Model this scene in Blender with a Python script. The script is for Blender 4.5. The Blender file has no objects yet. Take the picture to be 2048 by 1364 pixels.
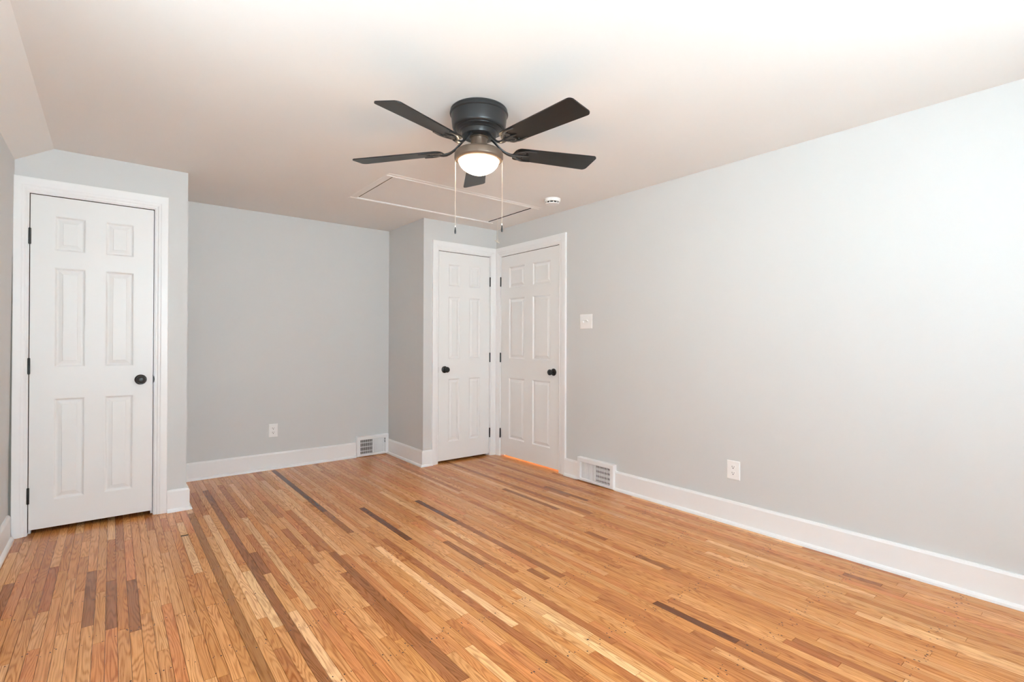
import bpy, bmesh, math, random
from mathutils import Vector, Matrix
PI = math.pi
scene = bpy.context.scene
COL = scene.collection
random.seed(7)

# ------------------------------------------------------------------ camera
CAM = Vector((-3.135, -4.2051, 1.1588))
yaw, pitch, roll = math.radians(38.53), math.radians(0.2297), math.radians(0.2161)
fwd = Vector((math.sin(yaw) * math.cos(pitch), math.cos(yaw) * math.cos(pitch), math.sin(pitch)))
rt0 = Vector((math.cos(yaw), -math.sin(yaw), 0))
up0 = rt0.cross(fwd)
rt = rt0 * math.cos(roll) + up0 * math.sin(roll)
up = -rt0 * math.sin(roll) + up0 * math.cos(roll)
cam_data = bpy.data.cameras.new('camera')
cam = bpy.data.objects.new('camera', cam_data)
COL.objects.link(cam)
cam_data.sensor_fit = 'HORIZONTAL'
cam_data.sensor_width = 36.0
cam_data.lens = 17.678
cam_data.clip_start = 0.05
M = Matrix((rt, up, -fwd)).transposed().to_4x4()
M.translation = CAM
cam.matrix_world = M
scene.camera = cam

# ------------------------------------------------------------------ daylight, exposure
scene.view_settings.view_transform = 'Standard'
scene.view_settings.look = 'None'
scene.view_settings.gamma = 1.0
scene.view_settings.use_curve_mapping = False
scene.view_settings.exposure = 1.06
world = bpy.data.worlds.new('daylight_sky')
scene.world = world
world.use_nodes = True
wb = world.node_tree.nodes['Background']
# overcast sky above the horizon, bright pale ground below it
wnt = world.node_tree
w_tc = wnt.nodes.new('ShaderNodeTexCoord'); w_sx = wnt.nodes.new('ShaderNodeSeparateXYZ'); w_rp = wnt.nodes.new('ShaderNodeValToRGB'); w_mr = wnt.nodes.new('ShaderNodeMapRange')
wnt.links.new(w_tc.outputs['Generated'], w_sx.inputs[0]); wnt.links.new(w_sx.outputs['Z'], w_mr.inputs['Value'])
w_mr.inputs['From Min'].default_value = -0.25; w_mr.inputs['From Max'].default_value = 0.25
wnt.links.new(w_mr.outputs['Result'], w_rp.inputs['Fac']); wnt.links.new(w_rp.outputs['Color'], wb.inputs['Color'])
w_rp.color_ramp.elements[0].color = (0.76, 0.925, 1.0, 1)
w_rp.color_ramp.elements[1].color = (0.40, 0.50, 0.57, 1)
wb.inputs['Strength'].default_value = 14.0
scene.cycles.max_bounces = 12
scene.cycles.diffuse_bounces = 8
scene.cycles.sample_clamp_indirect = 6.0
scene.cycles.use_denoising = True

H = 2.3314            # ceiling height
XJ, YB, YD, XE = -0.849, 0.753, -0.068, -2.724
XK_T, XK_B = -3.587, -3.606   # knee wall leans out a little towards the floor
XS, HK = -3.415, 2.227        # where the slope meets the flat ceiling
YF = -5.0            # wall behind the camera
WT = 0.11             # wall thickness
WIN = [(-3.30, -2.25, 0.80, 2.12), (-1.85, -1.10, 0.85, 2.05)]   # windows behind the camera

ADDED_KWIN = (-3.06, -2.52, 1.26, 1.94)   # added unseen knee-wall window, brightens the ceiling near the camera
def area(name, loc, rot, sx, sy, power, colour, portal=False):
    l = bpy.data.lights.new(name, 'AREA')
    l.shape = 'RECTANGLE'; l.size = sx; l.size_y = sy; l.energy = power; l.color = colour
    if portal: l.cycles.is_portal = True
    o = bpy.data.objects.new(name, l); COL.objects.link(o)
    o.location = loc; o.rotation_euler = rot
    return o
for (a, b, c, d_) in WIN:   # sky portals standing in the window openings
    area('window_sky_portal', ((a + b) / 2, YF - WT - 0.02, (c + d_) / 2), (PI / 2, 0, PI), b - a, d_ - c, 1.0, (1, 1, 1), True)
area('window_sky_portal', (-3.74, (ADDED_KWIN[0] + ADDED_KWIN[1]) / 2, (ADDED_KWIN[2] + ADDED_KWIN[3]) / 2), (PI / 2, 0, -PI / 2), ADDED_KWIN[1] - ADDED_KWIN[0], ADDED_KWIN[3] - ADDED_KWIN[2], 1.0, (1, 1, 1), True)  # portal for the added knee-wall window
FAN = Vector((-1.689, -2.115, H))
BULB = 26.0
HALL = 30.0
LEAK = 6.0

# ------------------------------------------------------------------ materials
def srgb(r, g, b):
    f = lambda c: (c / 255 / 12.92) if c / 255 <= 0.04045 else ((c / 255 + 0.055) / 1.055) ** 2.4
    return (f(r), f(g), f(b), 1)

def new_mat(name):
    m = bpy.data.materials.new(name); m.use_nodes = True
    nt = m.node_tree
    return m, nt, nt.nodes['Principled BSDF']

def N(nt, typ, **kw):
    n = nt.nodes.new(typ)
    for k, v in kw.items():
        if hasattr(n, k) and not k.startswith('in_'): setattr(n, k, v)
    return n

def paint(name, col, rough=0.5, bump=0.0, scale=300.0, spec=0.5, mottle=0.0):
    m, nt, p = new_mat(name)
    p.inputs['Roughness'].default_value = rough
    p.inputs['Specular IOR Level'].default_value = spec
    p.inputs['Base Color'].default_value = col
    tc = N(nt, 'ShaderNodeTexCoord')
    if mottle > 0:
        nz = N(nt, 'ShaderNodeTexNoise'); nz.inputs['Scale'].default_value = 3.0; nz.inputs['Detail'].default_value = 3
        nt.links.new(tc.outputs['Object'], nz.inputs['Vector'])
        mx = N(nt, 'ShaderNodeMix', data_type='RGBA')
        mx.inputs[6].default_value = [c * (1 - mottle) for c in col[:3]] + [1]
        mx.inputs[7].default_value = [min(1, c * (1 + mottle)) for c in col[:3]] + [1]
        nt.links.new(nz.outputs['Fac'], mx.inputs[0]); nt.links.new(mx.outputs[2], p.inputs['Base Color'])
    if bump > 0:
        nz = N(nt, 'ShaderNodeTexNoise'); nz.inputs['Scale'].default_value = scale; nz.inputs['Detail'].default_value = 2
        nt.links.new(tc.outputs['Object'], nz.inputs['Vector'])
        b = N(nt, 'ShaderNodeBump'); b.inputs['Strength'].default_value = bump; b.inputs['Distance'].default_value = 0.002
        nt.links.new(nz.outputs['Fac'], b.inputs['Height']); nt.links.new(b.outputs['Normal'], p.inputs['Normal'])
    return m

M_WALL = paint('grey_wall_paint', srgb(212, 212, 211), 0.55, 0.08, 260, 0.35, 0.012)
M_CEIL = paint('white_ceiling_paint', srgb(238, 237, 235), 0.8, 0.06, 200, 0.2, 0.008)
M_TRIM = paint('white_trim_paint', srgb(243, 243, 243), 0.32, 0.03, 90, 0.5)
M_DOOR = paint('white_door_paint', srgb(238, 238, 237), 0.38, 0.03, 120, 0.5)
M_PLATE = paint('white_plastic', srgb(245, 245, 244), 0.3)
M_VENTW = paint('white_enamel', srgb(242, 243, 244), 0.35)
M_LOUVER = paint('grey_louver', srgb(205, 206, 208), 0.45)
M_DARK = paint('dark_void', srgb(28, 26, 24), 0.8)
M_BLACK = paint('black_hardware', srgb(24, 23, 23), 0.34, 0.0, 1, 0.5)
M_PLASTER = paint('bare_plaster', srgb(150, 147, 140), 0.9, 0.5, 60, 0.2, 0.12)
M_GAP_SHADE = paint('gap_shade_brown', srgb(74, 58, 44), 0.9)  # dark brown standing in for shade inside narrow gaps
M_STRING = paint('white_cord', srgb(225, 220, 208), 0.8)
M_BRONZE = paint('dark_bronze', srgb(42, 42, 43), 0.30, 0.04, 400, 0.5)
M_FITTER = paint('glow_tinted_bronze', srgb(112, 94, 80), 0.38, 0.03, 400, 0.5)  # lighter than the canopy bronze, the bowl's glow put into its colour
M_FITTER.node_tree.nodes['Principled BSDF'].inputs['Metallic'].default_value = 0.35
M_SCREW = paint('plated_screw', srgb(150, 140, 125), 0.35)
M_SCREW.node_tree.nodes['Principled BSDF'].inputs['Metallic'].default_value = 0.8
M_CHAIN = paint('nickel_chain', srgb(205, 190, 172), 0.35)
M_CHAIN.node_tree.nodes['Principled BSDF'].inputs['Metallic'].default_value = 0.7

def mat_blade():
    m, nt, p = new_mat('black_blade_grain')
    tc = N(nt, 'ShaderNodeTexCoord'); mp = N(nt, 'ShaderNodeMapping')
    mp.inputs['Scale'].default_value = (6, 160, 40)
    nz = N(nt, 'ShaderNodeTexNoise'); nz.inputs['Scale'].default_value = 1.0; nz.inputs['Detail'].default_value = 4
    nt.links.new(tc.outputs['UV'], mp.inputs['Vector']); nt.links.new(mp.outputs['Vector'], nz.inputs['Vector'])
    mx = N(nt, 'ShaderNodeMix', data_type='RGBA')
    mx.inputs[6].default_value = srgb(13, 12, 12); mx.inputs[7].default_value = srgb(30, 28, 26)
    nt.links.new(nz.outputs['Fac'], mx.inputs[0]); nt.links.new(mx.outputs[2], p.inputs['Base Color'])
    p.inputs['Roughness'].default_value = 0.36; p.inputs['Specular IOR Level'].default_value = 0.36
    b = N(nt, 'ShaderNodeBump'); b.inputs['Strength'].default_value = 0.08; b.inputs['Distance'].default_value = 0.001
    nt.links.new(nz.outputs['Fac'], b.inputs['Height']); nt.links.new(b.outputs['Normal'], p.inputs['Normal'])
    return m
M_BLADE = mat_blade()

def mat_bowl():
    m, nt, p = new_mat('lit_frosted_glass')
    p.inputs['Base Color'].default_value = (0.9, 0.87, 0.8, 1); p.inputs['Roughness'].default_value = 0.4
    p.inputs['Emission Color'].default_value = (1.0, 0.74, 0.47, 1)
    p.inputs['Emission Strength'].default_value = BULB
    return m
M_BOWL = mat_bowl()

def mat_glass():
    m = bpy.data.materials.new('window_glass'); m.use_nodes = True
    nt = m.node_tree; nt.nodes.clear()
    o = N(nt, 'ShaderNodeOutputMaterial'); t = N(nt, 'ShaderNodeBsdfTransparent'); g = N(nt, 'ShaderNodeBsdfGlossy')
    g.inputs['Roughness'].default_value = 0.02
    mx = N(nt, 'ShaderNodeMixShader'); mx.inputs[0].default_value = 0.06
    nt.links.new(t.outputs[0], mx.inputs[1]); nt.links.new(g.outputs[0], mx.inputs[2]); nt.links.new(mx.outputs[0], o.inputs[0])
    return m
M_GLASS = mat_glass()

def mat_floor():
    m, nt, p = new_mat('oak_strip_floor')
    L = nt.links.new
    att = N(nt, 'ShaderNodeVertexColor'); att.layer_name = 'board_tone'
    uv = N(nt, 'ShaderNodeUVMap'); uv.uv_map = 'grain'
    def noise(sx, sy, detail, rough=0.5, dist=0.0):
        mp = N(nt, 'ShaderNodeMapping'); mp.inputs['Scale'].default_value = (sx, sy, 1)
        L(uv.outputs['UV'], mp.inputs['Vector'])
        n = N(nt, 'ShaderNodeTexNoise'); n.noise_dimensions = '2D'
        n.inputs['Scale'].default_value = 1.0; n.inputs['Detail'].default_value = detail
        n.inputs['Roughness'].default_value = rough; n.inputs['Distortion'].default_value = dist
        L(mp.outputs['Vector'], n.inputs['Vector'])
        return n.outputs['Fac']
    def math_(op, a, b=None, c=None):
        n = N(nt, 'ShaderNodeMath'); n.operation = op
        for i, v in enumerate((a, b, c)):
            if v is None: continue
            if isinstance(v, (int, float)): n.inputs[i].default_value = v
            else: L(v, n.inputs[i])
        return n.outputs[0]
    # cathedral / straight annual rings: contour lines of a stretched smooth field
    field = noise(16, 1.5, 1.5, 0.45)
    rings = math_('SINE', math_('MULTIPLY', field, 95.0))
    rings = math_('MULTIPLY_ADD', rings, 0.5, 0.5)
    rings = math_('POWER', rings, 1.8)
    pores = noise(420, 9, 3, 0.6)
    pores = math_('GREATER_THAN', pores, 0.60)
    fine = noise(230, 3.5, 3, 0.6)
    patch = noise(22, 1.1, 2, 0.5)
    streak = noise(60, 0.9, 3, 0.55, 0.6)
    ramp_s = N(nt, 'ShaderNodeMapRange'); ramp_s.inputs['From Min'].default_value = 0.62; ramp_s.inputs['From Max'].default_value = 0.80
    L(streak, ramp_s.inputs['Value'])
    # multiply tone by (1 - sum of darkenings)
    amp = math_('MULTIPLY_ADD', patch, 1.05, -0.06)
    d1 = math_('MULTIPLY', rings, amp)
    d2 = math_('MULTIPLY', math_('MULTIPLY', pores, 0.5), math_('MULTIPLY_ADD', rings, 0.7, 0.3))
    d3 = math_('MULTIPLY_ADD', fine, 0.95, -0.48)
    d4 = math_('MULTIPLY', ramp_s.outputs['Result'], 0.34)
    tot = math_('ADD', math_('ADD', d1, d2), math_('ADD', d3, d4))
    tot = math_('MINIMUM', math_('MAXIMUM', tot, -0.2), 0.85)
    mx = N(nt, 'ShaderNodeMix', data_type='RGBA'); mx.clamp_factor = False
    dk = N(nt, 'ShaderNodeMix', data_type='RGBA'); dk.blend_type = 'MULTIPLY'; dk.inputs[0].default_value = 1.0
    L(att.outputs['Color'], dk.inputs[6]); dk.inputs[7].default_value = (0.50, 0.36, 0.25, 1)
    L(tot, mx.inputs[0]); L(att.outputs['Color'], mx.inputs[6]); L(dk.outputs[2], mx.inputs[7])
    L(mx.outputs[2], p.inputs['Base Color'])
    p.inputs['Roughness'].default_value = 0.30
    rr = math_('MULTIPLY_ADD', fine, 0.14, 0.15); L(rr, p.inputs['Roughness'])
    p.inputs['Specular IOR Level'].default_value = 0.28
    b = N(nt, 'ShaderNodeBump'); b.inputs['Strength'].default_value = 0.10; b.inputs['Distance'].default_value = 0.001
    L(fine, b.inputs['Height']); L(b.outputs['Normal'], p.inputs['Normal'])
    return m
M_FLOOR = mat_floor()
M_GAP = paint('dark_board_seam', srgb(58, 32, 16), 0.9)
M_NAIL = paint('dark_nail_hole', srgb(52, 30, 18), 0.9)

# ------------------------------------------------------------------ mesh helpers
def tag(o, label=None, cat=None, group=None, kind=None):
    if label: o['label'] = label
    if cat: o['category'] = cat
    if group: o['group'] = group
    if kind: o['kind'] = kind
    return o

def link(name, bm, mat, parent=None, smooth=False, loc=None, weld=False):
    me = bpy.data.meshes.new(name)
    if weld: bmesh.ops.remove_doubles(bm, verts=bm.verts, dist=1e-6)
    bm.normal_update(); bm.to_mesh(me); bm.free()
    for m in (mat if isinstance(mat, (list, tuple)) else [mat]): me.materials.append(m)
    if smooth:
        for p in me.polygons: p.use_smooth = True
        try: me.set_sharp_from_angle(angle=math.radians(35))
        except Exception: pass
    o = bpy.data.objects.new(name, me); COL.objects.link(o)
    if parent is not None: o.parent = parent
    if loc is not None: o.location = loc
    return o

def empty(name, loc=(0, 0, 0), rot=None):
    o = bpy.data.objects.new(name, None); COL.objects.link(o)
    o.location = loc; o.empty_display_size = 0.05
    if rot: o.rotation_euler = rot
    return o

def box(bm, a, b, mi=0, bev=0.0):
    x0, x1 = sorted((a[0], b[0])); y0, y1 = sorted((a[1], b[1])); z0, z1 = sorted((a[2], b[2]))
    v = [bm.verts.new(p) for p in ((x0, y0, z0), (x1, y0, z0), (x1, y1, z0), (x0, y1, z0),
                                   (x0, y0, z1), (x1, y0, z1), (x1, y1, z1), (x0, y1, z1))]
    fs = [bm.faces.new([v[i] for i in q]) for q in ((3, 2, 1, 0), (4, 5, 6, 7), (0, 1, 5, 4), (1, 2, 6, 5), (2, 3, 7, 6), (3, 0, 4, 7))]
    for f in fs: f.material_index = mi
    if bev > 0:
        es = list({e for f in fs for e in f.edges})
        bmesh.ops.bevel(bm, geom=es, offset=bev, segments=2, profile=0.6, affect='EDGES')

def lathe(bm, prof, seg=48, off=(0, 0, 0), axis='Z', mi=0):
    rings = []
    for r, z in prof:
        ring = []
        for i in range(seg):
            a = 2 * PI * i / seg
            p = Vector((r * math.cos(a), r * math.sin(a), z))
            if axis == 'Y': p = Vector((p.x, p.z, p.y))
            if axis == 'X': p = Vector((p.z, p.x, p.y))
            ring.append(bm.verts.new(p + Vector(off)))
        rings.append(ring)
    for k in range(len(rings) - 1):
        for i in range(seg):
            j = (i + 1) % seg
            bm.faces.new((rings[k][i], rings[k][j], rings[k + 1][j], rings[k + 1][i])).material_index = mi
    if prof[0][0] > 1e-5: bm.faces.new(rings[0][::-1]).material_index = mi
    if prof[-1][0] > 1e-5: bm.faces.new(rings[-1]).material_index = mi
    bmesh.ops.remove_doubles(bm, verts=[v for r in rings for v in r], dist=1e-6)
    bmesh.ops.recalc_face_normals(bm, faces=bm.faces)

def tube(bm, pts, rads, seg=8, flat=1.0, upv=Vector((0, 0, 1))):
    pts = [Vector(p) for p in pts]
    if isinstance(rads, (int, float)): rads = [rads] * len(pts)
    rings = []
    for i, p in enumerate(pts):
        t = (pts[min(i + 1, len(pts) - 1)] - pts[max(i - 1, 0)]).normalized()
        s = t.cross(upv)
        if s.length < 1e-4: s = t.cross(Vector((1, 0, 0)))
        s.normalize(); u = s.cross(t).normalized()
        rings.append([bm.verts.new(p + s * math.cos(2 * PI * k / seg) * rads[i] + u * math.sin(2 * PI * k / seg) * rads[i] * flat) for k in range(seg)])
    for a, b in zip(rings, rings[1:]):
        for k in range(seg):
            j = (k + 1) % seg
            bm.faces.new((a[k], a[j], b[j], b[k]))
    bm.faces.new(rings[0][::-1]); bm.faces.new(rings[-1])
    bmesh.ops.recalc_face_normals(bm, faces=bm.faces)

def sweep(bm, pts, prof, normal, closed=False, widths=None, mi=0):
    """sweep profile (a = offset to the right of travel in the plane, b = along normal) with mitred corners"""
    n = Vector(normal); pts = [Vector(p) for p in pts]; k = len(pts)
    def side(i): return (pts[(i + 1) % k] - pts[i]).normalized().cross(n)
    rings = []
    for i in range(k):
        if closed: s0, s1 = side((i - 1) % k), side(i)
        else: s0 = side(i - 1) if i > 0 else side(0); s1 = side(i) if i < k - 1 else side(k - 2)
        w0 = w1 = 1.0
        if widths:
            w0 = widths[max(i - 1, 0)]; w1 = widths[min(i, len(widths) - 1)]
        if (s0 - s1).length < 1e-6: off = s0 * w0
        else: off = s0 * w0 + s1 * w1       # perpendicular corners only
        rings.append([bm.verts.new(pts[i] + off * a + n * b) for a, b in prof])
    m = len(prof)
    for i in range(k if closed else k - 1):
        A, B = rings[i], rings[(i + 1) % k]
        for j in range(m - 1):
            bm.faces.new((A[j], A[j + 1], B[j + 1], B[j])).material_index = mi
    if not closed:
        bm.faces.new(rings[0]); bm.faces.new(rings[-1][::-1])
    bmesh.ops.recalc_face_normals(bm, faces=bm.faces)

def prism(bm, poly, z0, z1, axis='Z', mi=0):
    def P(p, z):
        if axis == 'Z': return (p[0], p[1], z)
        if axis == 'Y': return (p[0], z, p[1])
        return (z, p[0], p[1])
    a = [bm.verts.new(P(p, z0)) for p in poly]; b = [bm.verts.new(P(p, z1)) for p in poly]
    n = len(poly)
    fs = [bm.faces.new(a), bm.faces.new(b[::-1])]
    for i in range(n): fs.append(bm.faces.new((a[i], a[(i + 1) % n], b[(i + 1) % n], b[i])))
    for f in fs: f.material_index = mi
    bmesh.ops.recalc_face_normals(bm, faces=bm.faces)

# ------------------------------------------------------------------ floor
BW = 0.0381
X_MIN, X_MAX, Y_MIN, Y_MAX = -3.72, 1.45, -5.2, 0.86
TONES = [((214, 154, 92), 28), ((206, 143, 80), 26), ((219, 162, 101), 20), ((228, 177, 118), 7), ((198, 133, 73), 14),
         ((207, 138, 80), 10), ((186, 122, 66), 6), ((170, 110, 60), 3), ((156, 102, 58), 1.5), ((136, 86, 48), 0.6)]
DARKEST, BROWN, RED, LIGHT, OLIVE = (112, 68, 38), (158, 102, 56), (180, 112, 60), (236, 190, 134), (160, 112, 60)
SPECIAL = [(-1.236, -3.22, -2.84, DARKEST), (-1.236, -3.75, -3.22, BROWN), (-1.759, -1.52, -0.79, DARKEST), (-1.983, -0.71, 0.70, DARKEST), (-1.983, -1.20, -0.71, BROWN),
           (-2.702, -2.6, -0.2, OLIVE), (-2.555, -2.7, 0.35, BROWN), (-2.555, -3.6, -2.7, RED), (-2.185, -2.75, -1.41, BROWN),
           (-1.950, -2.4, -1.5, LIGHT), (-2.589, -2.01, -1.38, LIGHT), (-2.513, -2.6, -1.92, LIGHT), (-1.366, -1.42, -0.88, DARKEST),
           (-1.366, -2.41, -1.42, BROWN), (-0.847, -2.23, -2.07, BROWN), (-1.457, -2.38, -2.24, BROWN), (-3.117, -1.61, -1.09, BROWN),
           (-3.038, -1.69, -1.14, BROWN), (-3.494, -1.35, -0.83, BROWN), (-3.356, -1.27, -0.72, RED), (-3.198, -1.53, -0.9, BROWN),
           (-1.837, -2.6, -2.22, LIGHT), (-1.695, -3.1, -2.61, LIGHT), (-1.077, -3.52, -3.33, RED), (-0.245, -3.42, -3.26, BROWN),
           (-0.884, -2.69, -2.48, BROWN), (-2.78, -1.25, -0.64, LIGHT), (-2.63, -1.9, -0.3, LIGHT)]

def build_floor():
    bm = bmesh.new()
    uvl = bm.loops.layers.uv.new('grain'); cl = bm.loops.layers.float_color.new('board_tone')
    rnd = random.Random(21)
    cols, wts = zip(*TONES)
    rows = {}
    nrow = int((X_MAX - X_MIN) / BW)
    for i in range(nrow):
        y = Y_MIN - rnd.random() * 0.6; segs = []
        while y < Y_MAX:
            ln = rnd.choice((0.28, 0.4, 0.55, 0.75, 0.95, 1.2, 1.6)) * rnd.uniform(0.8, 1.2)
            segs.append([max(y, Y_MIN), min(y + ln, Y_MAX), rnd.choices(cols, wts)[0]]); y += ln
        rows[i] = [s for s in segs if s[1] > Y_MIN + 0.02 and s[1] - s[0] > 0.02]
    for (x, y0, y1, c) in SPECIAL:
        i = int((x - X_MIN) / BW); out = []
        for s in rows[i]:
            if s[1] <= y0 or s[0] >= y1: out.append(s); continue
            if s[0] < y0 - 0.03: out.append([s[0], y0, s[2]])
            if s[1] > y1 + 0.03: out.append([y1, s[1], s[2]])
        out.append([y0, y1, c]); rows[i] = out
    g = 0.0007
    for i, segs in rows.items():
        xa = X_MIN + i * BW
        for (ya, yb, c) in segs:
            jit = rnd.uniform(0.93, 1.07)
            col = [min(1, v * jit * rnd.uniform(0.98, 1.02)) for v in (srgb(*c)[0], srgb(*c)[1] * 0.94, srgb(*c)[2] * 0.97)] + [1]
            ou, ov = rnd.uniform(0, 80), rnd.uniform(0, 80)
            x0, x1, y0, y1 = xa + g, xa + BW - g, ya + g, yb - g
            top = [bm.verts.new(p) for p in ((x0, y0, 0), (x1, y0, 0), (x1, y1, 0), (x0, y1, 0))]
            bot = [bm.verts.new((v.co.x, v.co.y, -0.003)) for v in top]
            fs = [bm.faces.new(top)]
            for k in range(4): fs.append(bm.faces.new((top[k], bot[k], bot[(k + 1) % 4], top[(k + 1) % 4])))
            for f in fs:
                for lp in f.loops:
                    lp[uvl].uv = (lp.vert.co.x + ou, lp.vert.co.y + ov); lp[cl] = col
    box(bm, (X_MIN, Y_MIN, -0.05), (X_MAX, Y_MAX, -0.003), 1)
    # old nail holes along the joist lines
    joist = [-4.9 + 0.405 * k for k in range(14)]
    for i in range(nrow):
        xa = X_MIN + i * BW
        if xa > -0.02: continue
        for jy in joist:
            dens = 0.8 if jy < -1.0 else 0.12
            for s in (0.008, BW - 0.008):
                if rnd.random() > dens: continue
                for _ in range(1 if rnd.random() < 0.7 else 2):
                    cx, cy, r = xa + s + rnd.uniform(-.004, .004), jy + rnd.gauss(0, 0.02), rnd.uniform(0.0016, 0.0032)
                    f = bm.faces.new([bm.verts.new((cx + r * math.cos(a * PI / 4), cy + r * 1.4 * math.sin(a * PI / 4), 0.0002)) for a in range(8)])
                    f.material_index = 2
    return tag(link('floor', bm, [M_FLOOR, M_GAP, M_NAIL]), 'glossy oak strip floor with light and dark boards', 'floor', kind='structure')
build_floor()

# ------------------------------------------------------------------ ceiling
HX0, HX1, HY0, HY1 = -1.590, -0.279, -0.907, -0.247       # attic hatch opening
def build_ceiling():
    bm = bmesh.new()
    xs = [XS, HX0, HX1, 1.45]; ys = [YF - WT, HY0, HY1, YB + WT]
    for i in range(3):
        for j in range(3):
            if i == 1 and j == 1: continue
            box(bm, (xs[i], ys[j], H), (xs[i + 1], ys[j + 1], H + 0.05))
    bmesh.ops.remove_doubles(bm, verts=bm.verts, dist=1e-5)
    # sloped strip down to the knee wall
    prism(bm, [(XS, H), (XS, H + 0.05), (XK_T - 0.12, HK + 0.05 - 0.06), (XK_T - 0.12, HK - 0.072)], YF - WT, YB + WT, 'Y')
    # dark attic box above the hatch
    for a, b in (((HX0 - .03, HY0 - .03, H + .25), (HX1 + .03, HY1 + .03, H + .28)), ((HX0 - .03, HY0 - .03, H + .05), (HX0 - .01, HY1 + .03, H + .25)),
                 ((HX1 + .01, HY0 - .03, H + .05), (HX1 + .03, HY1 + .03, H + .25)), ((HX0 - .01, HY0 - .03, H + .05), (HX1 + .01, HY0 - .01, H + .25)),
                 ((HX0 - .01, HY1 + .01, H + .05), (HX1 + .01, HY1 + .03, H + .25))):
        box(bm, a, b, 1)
    for a, b in (((HX0, HY0, H + .0005), (HX0 + .002, HY1, H + .06)), ((HX1 - .002, HY0, H + .0005), (HX1, HY1, H + .06))): box(bm, a, b, 1)  # dark strips at the hatch ends, gap shade put into their colour
    return tag(link('ceiling', bm, [M_CEIL, M_DARK]), 'flat white ceiling with a sloped strip on the left', 'ceiling', kind='structure')
build_ceiling()

# ------------------------------------------------------------------ walls
def wall(name, fn, label, mats=M_WALL):
    bm = bmesh.new(); fn(bm)
    return tag(link(name, bm, mats), label, 'wall', kind='structure')
TOPO = 2.0455      # height of the door openings
D1 = (-3.5225, -2.9125); D2 = (-0.6875, -0.0785); D3 = (-0.9455, -0.0815)   # openings: left door, closet door (x), right door (y)
HZ = H + 0.02
def w_left(bm):
    def xk(z): return XK_B + (XK_T - XK_B) * (z + 0.05) / (HK + 0.05)
    def piece(y0, y1, z0, z1): prism(bm, [(xk(z0), z0), (xk(z1), z1), (xk(z1) - 0.12, z1), (xk(z0) - 0.12, z0)], y0, y1, 'Y')
    a, b, c, d_ = ADDED_KWIN
    piece(YF - WT, a, -0.05, HK); piece(b, YB + WT, -0.05, HK); piece(a, b, -0.05, c); piece(a, b, d_, HK)
wall('wall_left', w_left, 'low grey knee wall at the far left edge')
def w_right(bm):
    box(bm, (0, D3[1], -0.05), (WT, YB + WT, HZ)); box(bm, (0, YF - WT, -0.05), (WT, D3[0], HZ)); box(bm, (0, D3[0], TOPO), (WT, D3[1], HZ))
wall('wall_right', w_right, 'long light grey wall on the right')
def w_back(bm): box(bm, (-3.75, YB, -0.05), (WT, YB + WT, HZ))
wall('wall_back', w_back, 'grey back wall of the recess between the left door and the closet')
def w_bl(bm):
    x0 = XK_B + 0.003
    box(bm, (-3.75, YD, -0.05), (D1[0], YD + WT, HZ))
    box(bm, (D1[1], YD, -0.05), (XE, YD + WT, HZ)); box(bm, (D1[0], YD, TOPO), (D1[1], YD + WT, HZ))
    box(bm, (XE - WT, YD + WT, -0.05), (XE, YB, HZ))
wall('wall_back_left', w_bl, 'grey wall around the left door')
def w_br(bm):
    box(bm, (XJ, 0, -0.05), (XJ + WT, YB, HZ))
    box(bm, (XJ + WT, 0, -0.05), (D2[0], WT, HZ)); box(bm, (D2[1], 0, -0.05), (0, WT, HZ)); box(bm, (D2[0], 0, TOPO), (D2[1], WT, HZ))
wall('wall_back_right', w_br, 'grey closet bump-out in the far right corner')
def w_front(bm):
    y0, y1 = YF - WT, YF
    xs = [-3.75, WIN[0][0], WIN[0][1], WIN[1][0], WIN[1][1], WT]
    for i in range(5):
        if i in (1, 3):
            w = WIN[0] if i == 1 else WIN[1]
            box(bm, (xs[i], y0, -0.05), (xs[i + 1], y1, w[2])); box(bm, (xs[i], y0, w[3]), (xs[i + 1], y1, HZ))
        else: box(bm, (xs[i], y0, -0.05), (xs[i + 1], y1, HZ))
wall('wall_front', w_front, 'grey window wall behind the camera')
def w_hall(bm):
    box(bm, (1.35, -1.7, -0.05), (1.45, 0.863, HZ)); box(bm, (WT, -1.8, -0.05), (1.45, -1.7, HZ)); box(bm, (WT, 0.763, -0.05), (1.35, 0.863, HZ))
wall('wall_hall', w_hall, 'hallway walls behind the right door')
# bare plaster strip left where the knee wall stops short of the door casing
bm = bmesh.new()
box(bm, (XK_B + 0.0035, YD - 0.004, 0.0), (-3.575, YD - 0.0005, 2.05))
tag(link('trim_plaster_strip', bm, M_PLASTER), 'unpainted plaster strip showing beside the left door casing', 'trim', kind='structure')

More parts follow.
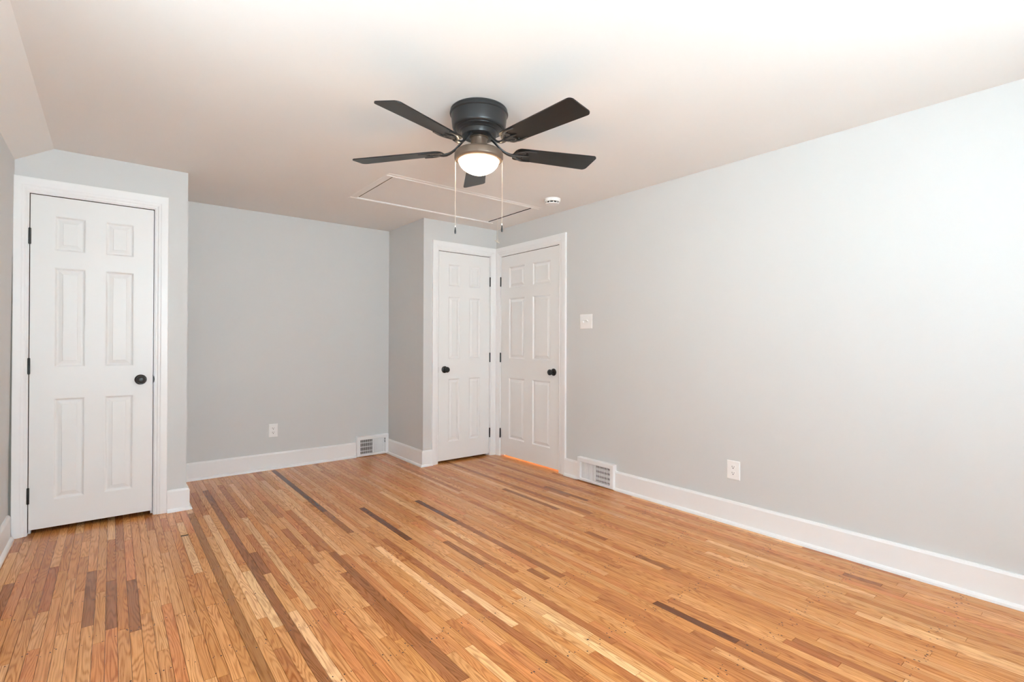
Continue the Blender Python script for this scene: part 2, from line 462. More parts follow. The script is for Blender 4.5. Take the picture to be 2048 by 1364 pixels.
# windows behind the camera
for i, (a, b, c, d_) in enumerate(WIN):
    bm = bmesh.new()
    y0, y1 = YF - WT, YF
    for p, q in (((a, y0, c), (a + .04, y1, d_)), ((b - .04, y0, c), (b, y1, d_)), ((a, y0, c), (b, y1, c + .04)), ((a, y0, d_ - .04), (b, y1, d_))): box(bm, p, q)
    w = tag(link('window_%d' % (i + 1), bm, M_TRIM), 'white framed window behind the camera, %s of the two' % ('left' if i == 0 else 'right'), 'window', kind='structure')
    bm = bmesh.new(); zc = (c + d_) / 2
    for p, q in (((a + .04, y0 + .03, zc - .02), (b - .04, y0 + .06, zc + .02)), ((a + .04, y0 + .03, c + .04), (a + .075, y0 + .06, d_ - .04)), ((b - .075, y0 + .03, c + .04), (b - .04, y0 + .06, d_ - .04))): box(bm, p, q)
    link('sash', bm, M_TRIM, w)
    bm = bmesh.new(); box(bm, (a + .04, y0 + .043, c + .04), (b - .04, y0 + .047, d_ - .04)); link('glass_pane', bm, M_GLASS, w)
    bm = bmesh.new()
    box(bm, (a - .09, y1, c - .09), (a, y1 + .018, d_ + .09)); box(bm, (b, y1, c - .09), (b + .09, y1 + .018, d_ + .09)); box(bm, (a, y1, d_), (b, y1 + .018, d_ + .09)); box(bm, (a, y1, c - .09), (b, y1 + .03, c))
    link('casing', bm, M_TRIM, w)

# added window in the knee wall, there to light the near ceiling
a, b, c, d_ = ADDED_KWIN; x0, x1 = -3.71, -3.598
bm = bmesh.new()
for p, q in (((x0, a, c), (x1, a + .04, d_)), ((x0, b - .04, c), (x1, b, d_)), ((x0, a, c), (x1, b, c + .04)), ((x0, a, d_ - .04), (x1, b, d_))): box(bm, p, q)
w = tag(link('window_3', bm, M_TRIM), 'added white framed window, unseen in the low knee wall, for the ceiling light', 'window', kind='structure')
bm = bmesh.new(); zc = (c + d_) / 2
box(bm, (x0 + .03, a + .04, zc - .02), (x0 + .06, b - .04, zc + .02)); link('sash', bm, M_TRIM, w)
bm = bmesh.new(); box(bm, (x0 + .043, a + .04, c + .04), (x0 + .047, b - .04, d_ - .04)); link('glass_pane', bm, M_GLASS, w)

# ------------------------------------------------------------------ doors
# local frame of a door: origin = bottom of the hinge edge on the wall face, +X across the leaf from the hinge, +Y into the wall, +Z up
def door_leaf_bm(w, z0, z1, panels_x):
    """moulded six-panel leaf: front face at y=0.002 cut on a grid, panels sunk and raised"""
    bm = bmesh.new(); t = 0.035; yf = 0.002
    zs_p = [(0.195, 0.810), (1.000, 1.609), (1.712, 1.924)]
    xs = sorted({0.0, w} | {v for p in panels_x for v in p}); zs = sorted({z0, z1} | {v for p in zs_p for v in p})
    V = {}
    def vt(x, z):
        k = (round(x, 5), round(z, 5))
        if k not in V: V[k] = bm.verts.new((x, yf, z))
        return V[k]
    for i in range(len(xs) - 1):
        for j in range(len(zs) - 1):
            xa, xb, za, zb = xs[i], xs[i + 1], zs[j], zs[j + 1]
            ispan = any(abs(xa - p[0]) < 1e-6 and abs(xb - p[1]) < 1e-6 for p in panels_x) and any(abs(za - q[0]) < 1e-6 and abs(zb - q[1]) < 1e-6 for q in zs_p)
            q = [vt(xa, za), vt(xb, za), vt(xb, zb), vt(xa, zb)]
            if not ispan: bm.faces.new(q); continue
            prev = q
            for ins, dep in ((0.004, 0.0012), (0.009, 0.0075), (0.014, 0.0105), (0.020, 0.0102), (0.038, 0.0042), (0.0395, 0.0020), (0.042, 0.0018)):
                cur = [bm.verts.new((xa + ins, yf + dep, za + ins)), bm.verts.new((xb - ins, yf + dep, za + ins)),
                       bm.verts.new((xb - ins, yf + dep, zb - ins)), bm.verts.new((xa + ins, yf + dep, zb - ins))]
                for k in range(4): bm.faces.new((prev[k], prev[(k + 1) % 4], cur[(k + 1) % 4], cur[k]))
                prev = cur
            bm.faces.new(prev)
    # back and edges
    bk = [bm.verts.new((x, yf + t, z)) for x, z in ((0, z0), (w, z0), (w, z1), (0, z1))]
    bm.faces.new(bk[::-1])
    bot = [vt(x, z0) for x in xs]; top = [vt(x, z1) for x in xs]; lf = [vt(0, z) for z in zs]; rg = [vt(w, z) for z in zs]
    bm.faces.new([bk[0], bk[1]] + bot[::-1]); bm.faces.new([bk[3], bk[2]] + top[::-1]); bm.faces.new([bk[0], bk[3]] + lf[::-1]); bm.faces.new([bk[1], bk[2]] + rg[::-1])
    bmesh.ops.recalc_face_normals(bm, faces=bm.faces)
    return bm

CASING = [(0.004, 0.0), (0.004, 0.0075), (0.007, 0.0095), (0.010, 0.0095), (0.0125, 0.0075), (0.015, 0.0078), (0.020, 0.0118), (0.024, 0.0135),
          (0.030, 0.0138), (0.0325, 0.0158), (0.037, 0.0172), (0.060, 0.018), (0.0665, 0.018), (0.0695, 0.016), (0.070, 0.013), (0.070, 0.0)]

def make_door(n, origin, ang, w, flip, z0, panels_x, label, knob_z, wid, head_h, bumps):
    """flip=+1: hinge on the local left. wid = casing widths (hinge side, latch side)"""
    root_m = Matrix.Translation(origin) @ Matrix.Rotation(ang, 4, 'Z') @ Matrix.Diagonal((flip, 1, 1, 1))
    def put(name, bm, mat, parent, smooth=False):
        bm.transform(root_m)
        if flip < 0: bmesh.ops.reverse_faces(bm, faces=bm.faces)
        return link(name, bm, mat, parent, smooth)
    d = put('door_%d' % n, door_leaf_bm(w, z0, 2.040, panels_x), M_DOOR, None)
    tag(d, label[0], 'door', kind='structure')
    # hinges (knuckle barrel proud of the face plus the sliver of the leaf)
    for zh in (0.236, 1.010, 1.787):
        bm = bmesh.new()
        lathe(bm, [(0.0, -0.050), (0.003, -0.0495), (0.0062, -0.046), (0.0062, -0.0165), (0.0056, -0.016), (0.0062, -0.0155), (0.0062, 0.0155), (0.0056, 0.016), (0.0062, 0.0165), (0.0062, 0.046), (0.003, 0.0495), (0.0, 0.050)],
              16, (-0.0015, -0.0055, zh))
        box(bm, (-0.0028, -0.002, zh - 0.045), (-0.0002, 0.030, zh + 0.045))
        h = put('hinge', bm, M_BLACK, d, True); h['label'] = 'black butt hinge'
    # knob
    kx = w - 0.066; bm = bmesh.new()
    lathe(bm, [(0.0, 0.002), (0.033, 0.002), (0.033, -0.003), (0.031, -0.006), (0.026, -0.0075), (0.024, -0.0095), (0.016, -0.011), (0.0, -0.011)], 40, (kx, 0, knob_z), 'Y')
    ro = put('rosette', bm, M_BLACK, d, True)
    bm = bmesh.new()
    lathe(bm, [(0.0, -0.010), (0.0125, -0.010), (0.0115, -0.016), (0.011, -0.026), (0.014, -0.031), (0.0215, -0.036), (0.0262, -0.042), (0.0275, -0.048), (0.0262, -0.054), (0.021, -0.0595), (0.0195, -0.0595), (0.0165, -0.0618), (0.009, -0.0632), (0.0, -0.0636)],
          40, (kx, 0, knob_z), 'Y')
    kn = put('door_knob', bm, M_BLACK, d, True); kn['label'] = 'round black door knob'
    ro.parent = kn
    bm = bmesh.new()
    if n == 1:   # black strike lip curling out between leaf and casing
        prism(bm, [(w + 0.001, knob_z - 0.03), (w + 0.006, knob_z - 0.018), (w + 0.0085, knob_z), (w + 0.006, knob_z + 0.018), (w + 0.001, knob_z + 0.03)], -0.010, -0.0075, 'Y')
        box(bm, (w + 0.001, -0.009, knob_z - 0.028), (w + 0.0028, 0.02, knob_z + 0.028))
    else:
        box(bm, (w - 0.001, 0.003, knob_z - 0.028), (w + 0.0018, 0.028, knob_z + 0.028))
    sp = put('latch_plate', bm, M_BLACK if n == 1 else M_SCREW, d)
    # casing + jamb + stop
    bm = bmesh.new()
    xl, xr, zt = -0.0045, w + 0.0045, TOPO
    # travel so that "right of travel x normal" points away from the opening; normal = -Y (towards the room)
    path = [(xr, 0, 0.0), (xr, 0, zt), (xl, 0, zt), (xl, 0, 0.0)]
    sweep(bm, path, CASING, (0, -1, 0), False, [wid[1] / 0.070, head_h / 0.070, wid[0] / 0.070])
    # jamb lining: a thin white reveal around the leaf
    box(bm, (xl - 0.016, -0.0005, 0.0), (xl + 0.0004, WT, zt + 0.016)); box(bm, (xr - 0.0004, -0.0005, 0.0), (xr + 0.016, WT, zt + 0.016)); box(bm, (xl, -0.0005, zt - 0.0004), (xr, WT, zt + 0.016))
    # dark strips in the gaps round the leaf, shade put into colour
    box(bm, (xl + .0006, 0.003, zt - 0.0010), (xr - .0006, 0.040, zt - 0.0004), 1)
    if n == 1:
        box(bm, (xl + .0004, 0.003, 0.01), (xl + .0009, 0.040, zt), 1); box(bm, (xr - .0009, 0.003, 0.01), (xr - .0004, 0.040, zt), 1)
    # stops behind the leaf
    box(bm, (xl, 0.040, 0.0), (xl + 0.012, 0.075, zt)); box(bm, (xr - 0.012, 0.040, 0.0), (xr, 0.075, zt)); box(bm, (xl, 0.040, zt - 0.012), (xr, 0.075, zt))
    for s in bumps: box(bm, (s[0], 0.0, 0.0), (s[1], 0.03, s[2]))
    t = put('trim_%d' % n, bm, [M_TRIM, M_GAP_SHADE], None)
    tag(t, label[1], 'door casing', kind='structure')
    return d

make_door(1, Vector((-3.518, YD, 0)), 0, 0.601, 1, 0.030, [(0.108, 0.254), (0.350, 0.496)],
          ('white six-panel door at the left, black knob on its right', 'white casing around the left door'), 0.908, (0.0685, 0.0765), 0.0905, [])
make_door(2, Vector((-0.083, 0, 0)), 0, 0.600, -1, 0.022, [(0.116, 0.251), (0.360, 0.492)],
          ('white six-panel closet door facing the room in the far corner, knob on its left', 'white casing around the closet door in the far corner'), 0.900, (0.078, 0.0705), 0.0905, [])
make_door(3, Vector((0, -0.086, 0)), -PI / 2, 0.855, 1, 0.022, [(0.130, 0.374), (0.492, 0.744)],
          ('white six-panel door in the right wall, knob on its right', 'white casing around the door in the right wall'), 0.896, (0.081, 0.0935), 0.0905, [])

# ------------------------------------------------------------------ baseboards
BASE = [(0.0, 0.149), (0.009, 0.149), (0.013, 0.147), (0.0145, 0.143), (0.018, 0.136), (0.018, 0.022), (0.021, 0.021), (0.027, 0.018), (0.032, 0.011), (0.0335, 0.003), (0.034, 0.0), (0.0, 0.0)]
def baseboard(name, pts, label, flip=False):
    bm = bmesh.new()
    pr = [(-a if flip else a, b) for a, b in BASE]
    sweep(bm, [(p[0], p[1], 0.0) for p in pts], pr, (0, 0, 1))
    return tag(link(name, bm, M_TRIM), label, 'baseboard', kind='structure')
# right of travel x up(+Z): travel +X -> offset -Y ; travel -Y -> offset -X
baseboard('baseboard_back', [(XE, YB), (-1.2035, YB)], 'white baseboard along the recess back wall')
baseboard('baseboard_jog', [(XJ, YB), (XJ, 0), (-0.7585, 0)], 'white baseboard wrapping the closet bump-out corner')
baseboard('baseboard_back_left', [(-2.8355, YD), (XE, YD), (XE, YB)], 'short white baseboard right of the left door casing')
baseboard('baseboard_right_far', [(0, -1.0395), (0, -1.209)], 'short white baseboard between the right door casing and the vent')
baseboard('baseboard_right', [(0, -1.604), (0, YF)], 'long white baseboard under the right wall')
baseboard('baseboard_left', [(XK_B - 0.0, YF), (XK_B, -0.106)], 'white baseboard along the left knee wall')

# ------------------------------------------------------------------ attic hatch
def build_hatch():
    r = empty('attic_hatch', ((HX0 + HX1) / 2, (HY0 + HY1) / 2, H))
    off = -Vector(r.location)
    def put(name, bm, mat, parent=r, smooth=False):
        bm.transform(Matrix.Translation(off)); return link(name, bm, mat, parent, smooth)
    # long sides carry a rounded moulding, the short ends are thin flat strips
    bm = bmesh.new()
    mould = [(0.0, 0.0), (0.0, 0.004), (0.003, 0.0075), (0.009, 0.009), (0.015, 0.0075), (0.019, 0.0045), (0.024, 0.0038), (0.046, 0.003), (0.053, 0.0)]
    for y, sg in ((HY0, -1), (HY1, 1)):
        prism(bm, [(y + sg * a_, H - b_) for a_, b_ in mould], HX0 - 0.053, HX1 + 0.053, 'X')
    for x, sg in ((HX0, -1), (HX1, 1)):
        prism(bm, [(x + sg * a_, H - b_) for a_, b_ in ((0, 0), (0.0, 0.0022), (0.030, 0.0032), (0.049, 0.0028), (0.053, 0))], HY0, HY1, 'Y')
    put('frame', bm, M_CEIL)
    bm = bmesh.new(); box(bm, (HX0 + 0.014, HY0 + 0.002, H + 0.003), (HX1 - 0.011, HY1 - 0.002, H + 0.018))
    for fc in bm.faces:
        if abs(fc.calc_center_median().z - (H + 0.003)) > 1e-4: fc.material_index = 1
    put('hatch_panel', bm, [M_CEIL, M_GAP_SHADE])  # panel edges coloured dark to stand in for shade in the gap
    bm = bmesh.new()
    k = 26
    for i in range(k):
        a = HY0 + 0.01 + (HY1 - HY0 - 0.02) * i / k; b = a + (HY1 - HY0 - 0.02) / k * (0.62 if i < 14 else 0.99)
        box(bm, (HX0 + 0.0055, a, H + 0.003), (HX0 + 0.0095, b, H + 0.0045))
    hs = put('hinge_strip', bm, M_SCREW)
    sx, sy = -0.2905, -0.405     # pull cord
    sx = HX1 - 0.010
    bm = bmesh.new()
    zt = 2.118
    tube(bm, [(sx, sy, H + 0.004), (sx, sy, 2.25), (sx + .001, sy, zt)], 0.0013, 6)
    lp = []
    for i in range(15):
        a = i / 14 * PI * 1.25
        lp.append((sx + .001 - 0.042 * math.sin(a) * 0.78, sy + 0.042 * math.sin(a) * 0.62, zt + 0.03 + 0.032 * math.cos(a)))
    tube(bm, lp, 0.0010, 6)
    pc = put('pull_cord', bm, M_STRING); pc['label'] = 'pale cord hanging from the hatch'
    bm = bmesh.new()
    tube(bm, [(sx - .018, sy + .014, zt + 0.012), (sx - .004, sy + .003, zt - 0.004), (sx + .016, sy - .012, zt - 0.016)], [0.003, 0.006, 0.003], 8)
    tube(bm, [(sx + .001, sy, zt + 0.02), (sx + .001, sy, zt - 0.004)], [0.0022, 0.005], 8)
    put('cord_toggle', bm, M_STRING, pc)
    tag(r, 'white framed attic hatch in the ceiling near the far doors', 'attic hatch')
build_hatch()

# ------------------------------------------------------------------ ceiling fan
def build_fan():
    f = empty('ceiling_fan', FAN)
    tag(f, 'matte black five-blade ceiling fan with lit glass bowl', 'ceiling fan')
    def la(name, prof, mat, parent=f, seg=72, off=(0, 0, 0)):
        bm = bmesh.new(); lathe(bm, prof, seg, off); return link(name, bm, mat, parent, True)
    la('canopy', [(0, 0), (.1405, 0), (.1435, -.004), (.1435, -.010), (.1420, -.012), (.1420, -.0135), (.1460, -.0155), (.1475, -.020), (.1465, -.025), (.1430, -.0275), (.1405, -.0285), (.1400, -.033),
                  (.1385, -.050), (.1365, -.070), (.1350, -.086), (.1325, -.094), (.1280, -.098), (.1230, -.099), (.1180, -.0965), (0, -.0965)], M_BRONZE)
    la('motor_housing', [(0, -.0960), (.1170, -.0960), (.1160, -.100), (.1080, -.1045), (.1000, -.1065), (.0985, -.1085), (.0930, -.1095), (.0905, -.1120), (.0900, -.1150), (.0885, -.128), (.0870, -.1325),
                         (.0820, -.1355), (.0740, -.1375), (.0600, -.1385), (0, -.1385)], M_BRONZE)
    sh = la('switch_housing', [(0, -.138), (.0480, -.138), (.0480, -.141), (.0425, -.144), (.0412, -.150), (.0412, -.196), (.0430, -.199), (.0460, -.202), (0, -.202)], M_FITTER, f, 48)
    for k in range(3):
        a = math.radians(51.5 - 90 + 118 * k + 0)
        bm = bmesh.new()
        lathe(bm, [(0, 0), (.0022, 0), (.0022, .008), (.0045, .008), (.0045, .0125), (.002, .0125), (0, .0125)], 12, (0, 0, 0), 'X')
        bm.transform(Matrix.Translation((0, 0, -.188)) @ Matrix.Rotation(a, 4, 'Z') @ Matrix.Translation((.041, 0, 0)))
        link('thumb_screw', bm, M_SCREW, sh, True)
    la('light_fitter', [(.084, -.2035), (.100, -.2050), (.1120, -.2080), (.1185, -.2125), (.1215, -.2190), (.1225, -.2260), (.1228, -.2430), (.1215, -.2480), (.1170, -.2525), (.1080, -.2570), (.1035, -.2575), (.1025, -.2540),
                         (.1025, -.2250), (.1000, -.2140), (.090, -.2090), (.084, -.2075), (.084, -.2035)], M_FITTER)
    # cross strap holding the fitter pan under the switch housing, bulb inside
    for k in range(3):
        bm = bmesh.new(); box(bm, (.030, -.009, -.2075), (.087, .009, -.2045)); bm.transform(Matrix.Rotation(2 * PI * k / 3 + .4, 4, 'Z'))
        link('fitter_strap', bm, M_FITTER, f)
    bl = bpy.data.lights.new('bulb', 'POINT'); bl.energy = LEAK; bl.color = (1.0, 0.70, 0.42); bl.shadow_soft_size = 0.022
    bo = bpy.data.objects.new('bulb', bl); COL.objects.link(bo); bo.parent = f; bo.location = (0.0, 0.0, -.232)
    bowl = [(.1010, -.246)]
    for i in range(0, 19):
        t = i / 18
        bowl.append((max(0.0, .1010 * (1 - t ** 2.1) ** .70), -.252 - .074 * t))
    bw = la('light_bowl', bowl, M_BOWL); bw['label'] = 'glowing frosted glass bowl'
    # pull chains hang from either side of the light fitter
    rv = Vector((0.782, -0.623, 0))
    for s, zb in ((-1, 1.709), (1, 1.719)):
        c = rv * (0.1185 * s); bm = bmesh.new(); zt = -.2470
        ze = zb + 0.040 - H
        tube(bm, [(c.x, c.y, zt), (c.x, c.y, (zt + ze) / 2), (c.x - 0.001 * s, c.y, ze)], 0.0011, 6)
        nb = 60
        for i in range(nb):
            z = zt + (ze - zt) * (i + .5) / nb
            lathe(bm, [(0, z + .0017), (.0015, z + .0008), (.0015, z - .0008), (0, z - .0017)], 6, (c.x - 0.001 * s * i / nb, c.y, 0))
        ch = link('pull_chain', bm, M_CHAIN, f, True)
        bm = bmesh.new(); x, y = c.x - 0.001 * s, c.y
        lathe(bm, [(0, ze + .003), (.0022, ze + .002), (.0028, ze - .001), (.0026, ze - .006), (0, ze - .006)], 12, (x, y, 0)); link('chain_connector', bm, M_PLATE, ch, True)
        bm = bmesh.new()
        lathe(bm, [(0, ze - .006), (.0016, ze - .0065), (.0026, ze - .011), (.0042, ze - .022), (.0048, ze - .030), (.0042, ze - .037), (.0028, ze - .040), (0, ze - .0405)], 14, (x, y, 0))
        pf = link('pull_fob', bm, M_BLACK, ch, True); pf['label'] = 'black teardrop fob'
    # rotor: five blades on cast arms, the rotor plane tilts slightly
    tx, ty, zb, pitch_b = 0.052, 0.014, 2.135 - H, -0.216
    for k in range(5):
        a = math.radians(201.825 + 72 * k)
        pitch_b = -0.135 if k == 4 else -0.216
        e = Vector((math.cos(a), math.sin(a), 0)); t = Vector((-math.sin(a), math.cos(a), 0))
        def W(u, v, dz=0.0, twist=1.0):     # u along the blade, v across, dz normal to the blade
            tw = pitch_b * twist
            p = e * u + (t * math.cos(tw) + Vector((0, 0, 1)) * math.sin(tw)) * v + (Vector((0, 0, 1)) * math.cos(tw) - t * math.sin(tw)) * dz
            p.z += tx * p.x + ty * p.y + zb
            return p
        # outline
        L0, L1, w0, w1 = 0.192, 0.6675, 0.0525, 0.0695
        out = []
        for i in range(9):          # root: rounded
            q = -PI / 2 + PI * i / 8
            out.append((L0 + 0.03 - 0.03 * math.cos(q), (w0 - 0.012) * math.sin(q) + 0.012 * (1 if q > 0.01 else -1 if q < -0.01 else 0)))
        out = out[::-1]             # from +v to -v
        rc = 0.022; tip = []
        for (cx_, cy_, q0) in ((L1 - rc, -(w1 - rc), -PI / 2), (L1 - rc, w1 - rc, 0)):
            for i in range(7):
                q = q0 + PI / 2 * i / 6
                tip.append((cx_ + rc * math.cos(q), cy_ + rc * math.sin(q)))
        out = out + tip
        bm = bmesh.new(); uvl = bm.loops.layers.uv.new('UVMap'); th = 0.0028
        lo = [bm.verts.new(W(u, v, -th)) for u, v in out]; hi = [bm.verts.new(W(u, v, th)) for u, v in out]
        bm.faces.new(lo); bm.faces.new(hi[::-1])
        n = len(out)
        for i in range(n): bm.faces.new((lo[i], hi[i], hi[(i + 1) % n], lo[(i + 1) % n]))
        bmesh.ops.recalc_face_normals(bm, faces=bm.faces)
        for fc in bm.faces:
            for lp in fc.loops:
                i = (lo.index(lp.vert) if lp.vert in lo else hi.index(lp.vert)); lp[uvl].uv = (out[i][0] + k, out[i][1])
        b = link('blade', bm, M_BLADE, f)
        # cast arm: neck curving down and out, then a scrolled fork under the blade root
        bm = bmesh.new()
        neck = []
        p0 = e * 0.066 + Vector((0, 0, -.133))
        p3 = W(0.205, 0, -.009)
        for i in range(13):
            s = i / 12
            c1 = e * 0.098 + Vector((0, 0, -.150)); c2 = e * 0.135 + Vector((0, 0, p3.z - .016))
            neck.append(p0 * (1 - s) ** 3 + c1 * 3 * s * (1 - s) ** 2 + c2 * 3 * s * s * (1 - s) + p3 * s ** 3)
        tube(bm, neck, [0.012 - 0.004 * math.sin(PI * min(1, i / 10)) for i in range(13)], 10, 0.62)
        for sg in (1, -1):      # outer prongs following the blade edges
            pr = []
            for i in range(15):
                s = i / 14
                u = 0.188 + 0.118 * s; v = sg * 0.049 * math.sin(min(1, s * 1.45) * PI / 2) ** 0.9
                pr.append(W(u, v * (1 - 0.10 * max(0, s - .7)), -.0062))
            tube(bm, pr, [0.0085 - 0.0045 * (i / 14) for i in range(15)], 8, 0.55)
            sc = []
            for i in range(14):     # inner scroll
                q = i / 13 * PI * 1.35
                rr = 0.018 * (1 - 0.4 * i / 13)
                sc.append(W(0.218 + 0.021 + rr * -math.cos(q), sg * (0.020 + rr * math.sin(q) * 0.85), -.0062))
            tube(bm, sc, [0.0048 - 0.002 * (i / 13) for i in range(14)], 8, 0.6)
        tube(bm, [W(0.19, 0, -.0075), W(0.222, 0, -.0075), W(0.262, 0, -.0062), W(0.280, 0, -.0055)], [0.011, 0.009, 0.006, 0.002], 8, 0.5)
        pl = [(0.196, -.028), (0.226, -.036), (0.244, -.030), (0.250, 0), (0.244, .030), (0.226, .036), (0.196, .028), (0.186, 0)]
        lo = [bm.verts.new(W(u, v, -.0052)) for u, v in pl]; hi = [bm.verts.new(W(u, v, -.0030)) for u, v in pl]
        bm.faces.new(lo); bm.faces.new(hi[::-1])
        for i in range(len(pl)): bm.faces.new((lo[i], hi[i], hi[(i + 1) % len(pl)], lo[(i + 1) % len(pl)]))
        bmesh.ops.recalc_face_normals(bm, faces=bm.faces)
        ir = link('blade_arm', bm, M_BRONZE, f, True)
        for (u, v) in ((0.216, 0.0), (0.262, 0.034), (0.262, -0.034)):
            bm = bmesh.new(); lathe(bm, [(0, 0), (.0042, 0), (.0036, -.0022), (0, -.003)], 10)
            bm.transform(Matrix.Translation(W(u, v, -.0090 if v == 0 else -.0030))); link('screw', bm, M_BLACK, ir, True)
build_fan()

# ------------------------------------------------------------------ smoke detector
def build_detector():
    r = empty('smoke_detector', (-0.333, -1.207, H))
    tag(r, 'round white smoke detector on the ceiling beside the hatch', 'smoke detector')
    def la(name, prof, mat, seg=56):
        bm = bmesh.new(); lathe(bm, prof, seg); return link(name, bm, mat, r, True)
    la('base', [(0, 0), (.0665, 0), (.0665, -.008), (.0655, -.010), (0, -.010)], M_PLATE)
    la('body', [(0, -.009), (.0640, -.009), (.0635, -.023), (.0620, -.0255), (.055, -.026), (0, -.026)], M_PLATE)
    bm = bmesh.new(); lathe(bm, [(0, -.0258), (.0520, -.0258), (.0500, -.0375), (0, -.0375)], 40)
    v = link('sensor_grille', bm, M_DARK, r, True); v['label'] = 'dark sensor slots'
    for k in range(11):
        bm = bmesh.new(); box(bm, (.048, -.0022, -.0375), (.0560, .0022, -.0255)); bm.transform(Matrix.Rotation(2 * PI * k / 11 + .13, 4, 'Z'))
        link('grille_rib', bm, M_PLATE, r)
    la('cap', [(0, -.0370), (.0555, -.0370), (.0560, -.039), (.0530, -.0425), (.045, -.0445), (0, -.0455)], M_PLATE)
build_detector()

# ------------------------------------------------------------------ outlets and switch
# local frame: X across the wall, -Y out of the wall, Z up
def plate_bm(w, h, t=0.0055):
    bm = bmesh.new(); prev = None
    for ins, d in ((0, 0), (0, -.0018), (.0012, -.0042), (.0042, -t)):
        cur = [bm.verts.new((x, d, z)) for x, z in ((-w / 2 + ins, -h / 2 + ins), (w / 2 - ins, -h / 2 + ins), (w / 2 - ins, h / 2 - ins), (-w / 2 + ins, h / 2 - ins))]
        if prev:
            for k in range(4): bm.faces.new((prev[k], prev[(k + 1) % 4], cur[(k + 1) % 4], cur[k]))
        else: bm.faces.new(cur)
        prev = cur
    bm.faces.new(prev)
    bmesh.ops.recalc_face_normals(bm, faces=bm.faces)
    return bm
def build_outlet(loc, ang, label, w, h):
    r = empty('power_outlet', loc, (0, 0, ang)); tag(r, label, 'outlet', 'duplex outlets low on the walls')
    link('cover_plate', plate_bm(w, h), M_PLATE, r)
    for s in (1, -1):
        z = 0.0195 * s; bm = bmesh.new(); pts = []
        for i in range(24):
            a = 2 * PI * i / 24; pts.append((max(-.0165, min(.0165, .0185 * math.cos(a))), z + max(-.0142, min(.0142, .0175 * math.sin(a)))))
        prism(bm, pts, -.0072, -.0050, 'Y'); rc = link('receptacle', bm, M_PLATE, r)
        bm = bmesh.new()
        box(bm, (-.0078, -.0076, z - .001), (-.0054, -.0070, z + .008)); box(bm, (.0056, -.0076, z), (.0076, -.0070, z + .0075))
        lathe(bm, [(0, -.0070), (.0032, -.0070), (.0032, -.0076), (0, -.0076)], 12, (0, 0, z - .0068), 'Y')
        sl = link('slots', bm, M_DARK, rc); sl['label'] = 'dark socket slots'
    bm = bmesh.new(); lathe(bm, [(0, -.0052), (.0032, -.0052), (.0026, -.0066), (0, -.007)], 12, (0, 0, 0), 'Y'); link('screw', bm, M_VENTW, r, True)
build_outlet((-1.975, YB, 0.352), 0, 'white wall outlet low on the recess back wall', 0.078, 0.120)
build_outlet((0, -2.562, 0.347), -PI / 2, 'white wall outlet low on the long right wall', 0.086, 0.120)

def build_switch():
    r = empty('light_switch', (0, -1.274, 1.343), (0, 0, -PI / 2)); tag(r, 'white double toggle switch plate beside the right door', 'light switch')
    link('cover_plate', plate_bm(0.138, 0.121), M_PLATE, r)
    for x, dn in ((-0.024, -1), (0.024, 1)):
        bm = bmesh.new(); box(bm, (x - .0052, -.0066, -.012), (x + .0052, -.0050, .012)); cl = link('toggle_collar', bm, M_VENTW, r)
        bm = bmesh.new(); box(bm, (x - .0046, -.022, -.0055), (x + .0046, -.005, .0055), 0, 0.0012)
        bm.transform(Matrix.Translation((0, -.005, 0)) @ Matrix.Rotation(-0.55 * dn, 4, 'X') @ Matrix.Translation((0, .005, 0))); link('toggle', bm, M_PLATE, r)
        for z in (.030, -.030):
            bm = bmesh.new(); lathe(bm, [(0, -.0052), (.003, -.0052), (.0024, -.0066), (0, -.007)], 12, (x, 0, z), 'Y'); link('screw', bm, M_VENTW, r, True)
build_switch()

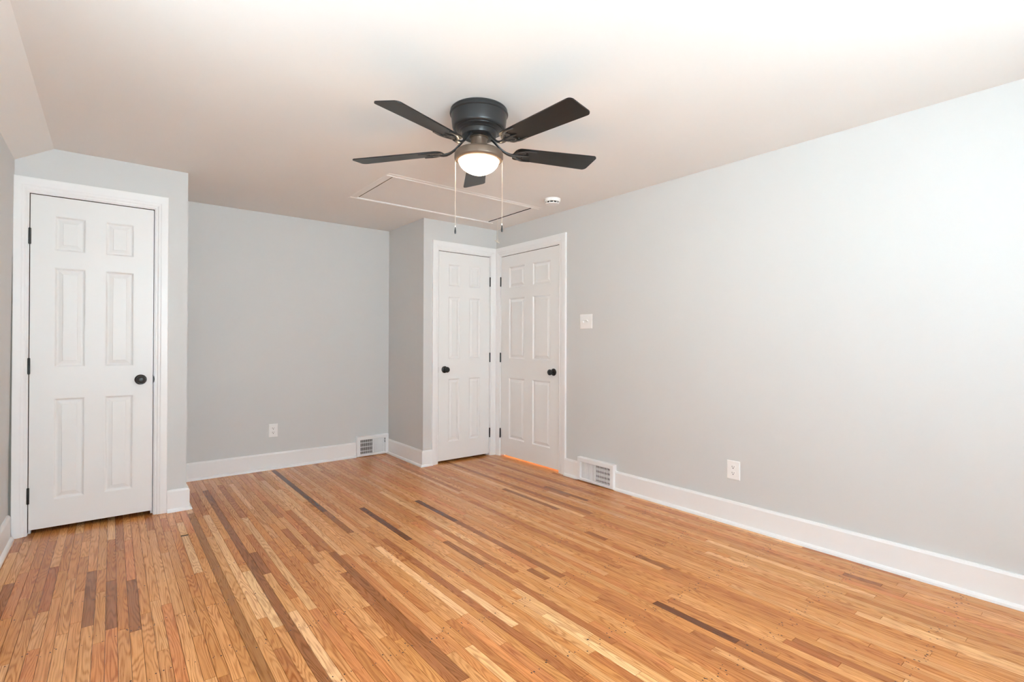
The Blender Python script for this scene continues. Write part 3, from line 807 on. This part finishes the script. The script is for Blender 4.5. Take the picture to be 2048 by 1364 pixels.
# ------------------------------------------------------------------ wall registers
def build_vent(loc, ang, label, w, h, open_left, lh):
    """local: X across, front towards -Y, bottom at z=0; back half-height box against the wall"""
    r = empty('floor_vent', loc, (0, 0, ang)); tag(r, label, 'vent', 'white registers at the baseboards')
    D = 0.040; fx, ft, fb = 0.036, 0.036, 0.022
    x0, x1, z0, z1 = -w / 2, w / 2, 0.004, h
    bm = bmesh.new()
    ix0, ix1, iz0, iz1 = x0 + fx, x1 - fx, z0 + fb, z1 - ft
    # frame face with bevelled rim
    outer = [(x0, z0), (x1, z0), (x1, z1), (x0, z1)]; inner = [(ix0, iz0), (ix1, iz0), (ix1, iz1), (ix0, iz1)]
    def ring(pts, ins, y):
        cx, cz = (x0 + x1) / 2, (z0 + z1) / 2
        return [bm.verts.new((p[0] + (ins if p[0] < cx else -ins), y, p[1] + (ins if p[1] < cz else -ins))) for p in pts]
    rs = [ring(outer, 0, 0), ring(outer, 0, -D + .005), ring(outer, .004, -D), ring(inner, -.003, -D), ring(inner, 0, -D + .003), ring(inner, 0, 0)]
    for A, B in zip(rs, rs[1:]):
        for k in range(4): bm.faces.new((A[k], A[(k + 1) % 4], B[(k + 1) % 4], B[k]))
    bmesh.ops.recalc_face_normals(bm, faces=bm.faces)
    link('frame', bm, M_VENTW, r)
    bm = bmesh.new(); box(bm, (ix0, -.003, iz0), (ix1, -.001, iz1)); link('backing', bm, M_DARK, r)
    # vertical bars of the face grille
    xm = (ix0 + ix1) / 2
    bm = bmesh.new(); nb = 26
    for i in range(nb + 1):
        x = ix0 + (ix1 - ix0) * i / nb; hw = .0013 if abs(i - nb / 2) > .1 else .005
        box(bm, (x - hw, -D + .003, iz0), (x + hw, -D + .007, iz1))
    link('grille', bm, M_VENTW, r)
    # damper: closed plate behind one half, horizontal louvers behind the other
    o0, o1 = (ix0, xm) if open_left else (xm, ix1); c0, c1 = (xm, ix1) if open_left else (ix0, xm)
    bm = bmesh.new(); box(bm, (c0, -D + .017, iz0), (c1, -D + .0185, iz1)); link('damper_plate', bm, M_VENTW, r)
    for i in range(3):
        z = iz0 + (iz1 - iz0) * (i + .75) / 3.5
        bm = bmesh.new(); box(bm, (o0 + .002, -D + .012, z - lh), (o1 - .002, -D + .014, z + lh)); link('louver', bm, M_LOUVER, r)
    bm = bmesh.new(); lx = ix1 - .006 if open_left else ix0 + .006
    if open_left:
        box(bm, (lx - .003, -D + .0012, iz1 - .048), (lx + .003, -D + .0035, iz1 - .004)); s = link('lever_slot', bm, M_DARK, r); s['label'] = 'dark lever slot'
        bm = bmesh.new(); box(bm, (lx - .002, -D - .008, iz1 - .026), (lx + .002, -D + .003, iz1 - .020)); link('lever', bm, M_VENTW, r)
    for x in (x0 + .016, x1 - .016):
        bm = bmesh.new(); lathe(bm, [(0, -D), (.0035, -D), (.003, -D - .0012), (0, -D - .0016)], 12, (x, 0, (z0 + z1) / 2 - .02), 'Y'); link('screw', bm, M_VENTW, r, True)
build_vent((0, -1.4065, 0), -PI / 2, 'white floor-level register in the long right wall', 0.394, 0.198, False, .0105)
build_vent((-1.032, YB, 0), 0, 'white floor-level register in the recess corner of the back wall', 0.340, 0.207, True, .0050)

# ------------------------------------------------------------------ hallway lamp behind the right door
hl = bpy.data.lights.new('hallway_lamp', 'POINT'); hl.energy = HALL; hl.color = (1.0, 0.58, 0.32); hl.shadow_soft_size = 0.08
ho = bpy.data.objects.new('hallway_lamp', hl); COL.objects.link(ho); ho.location = (0.75, -0.5, 1.3)
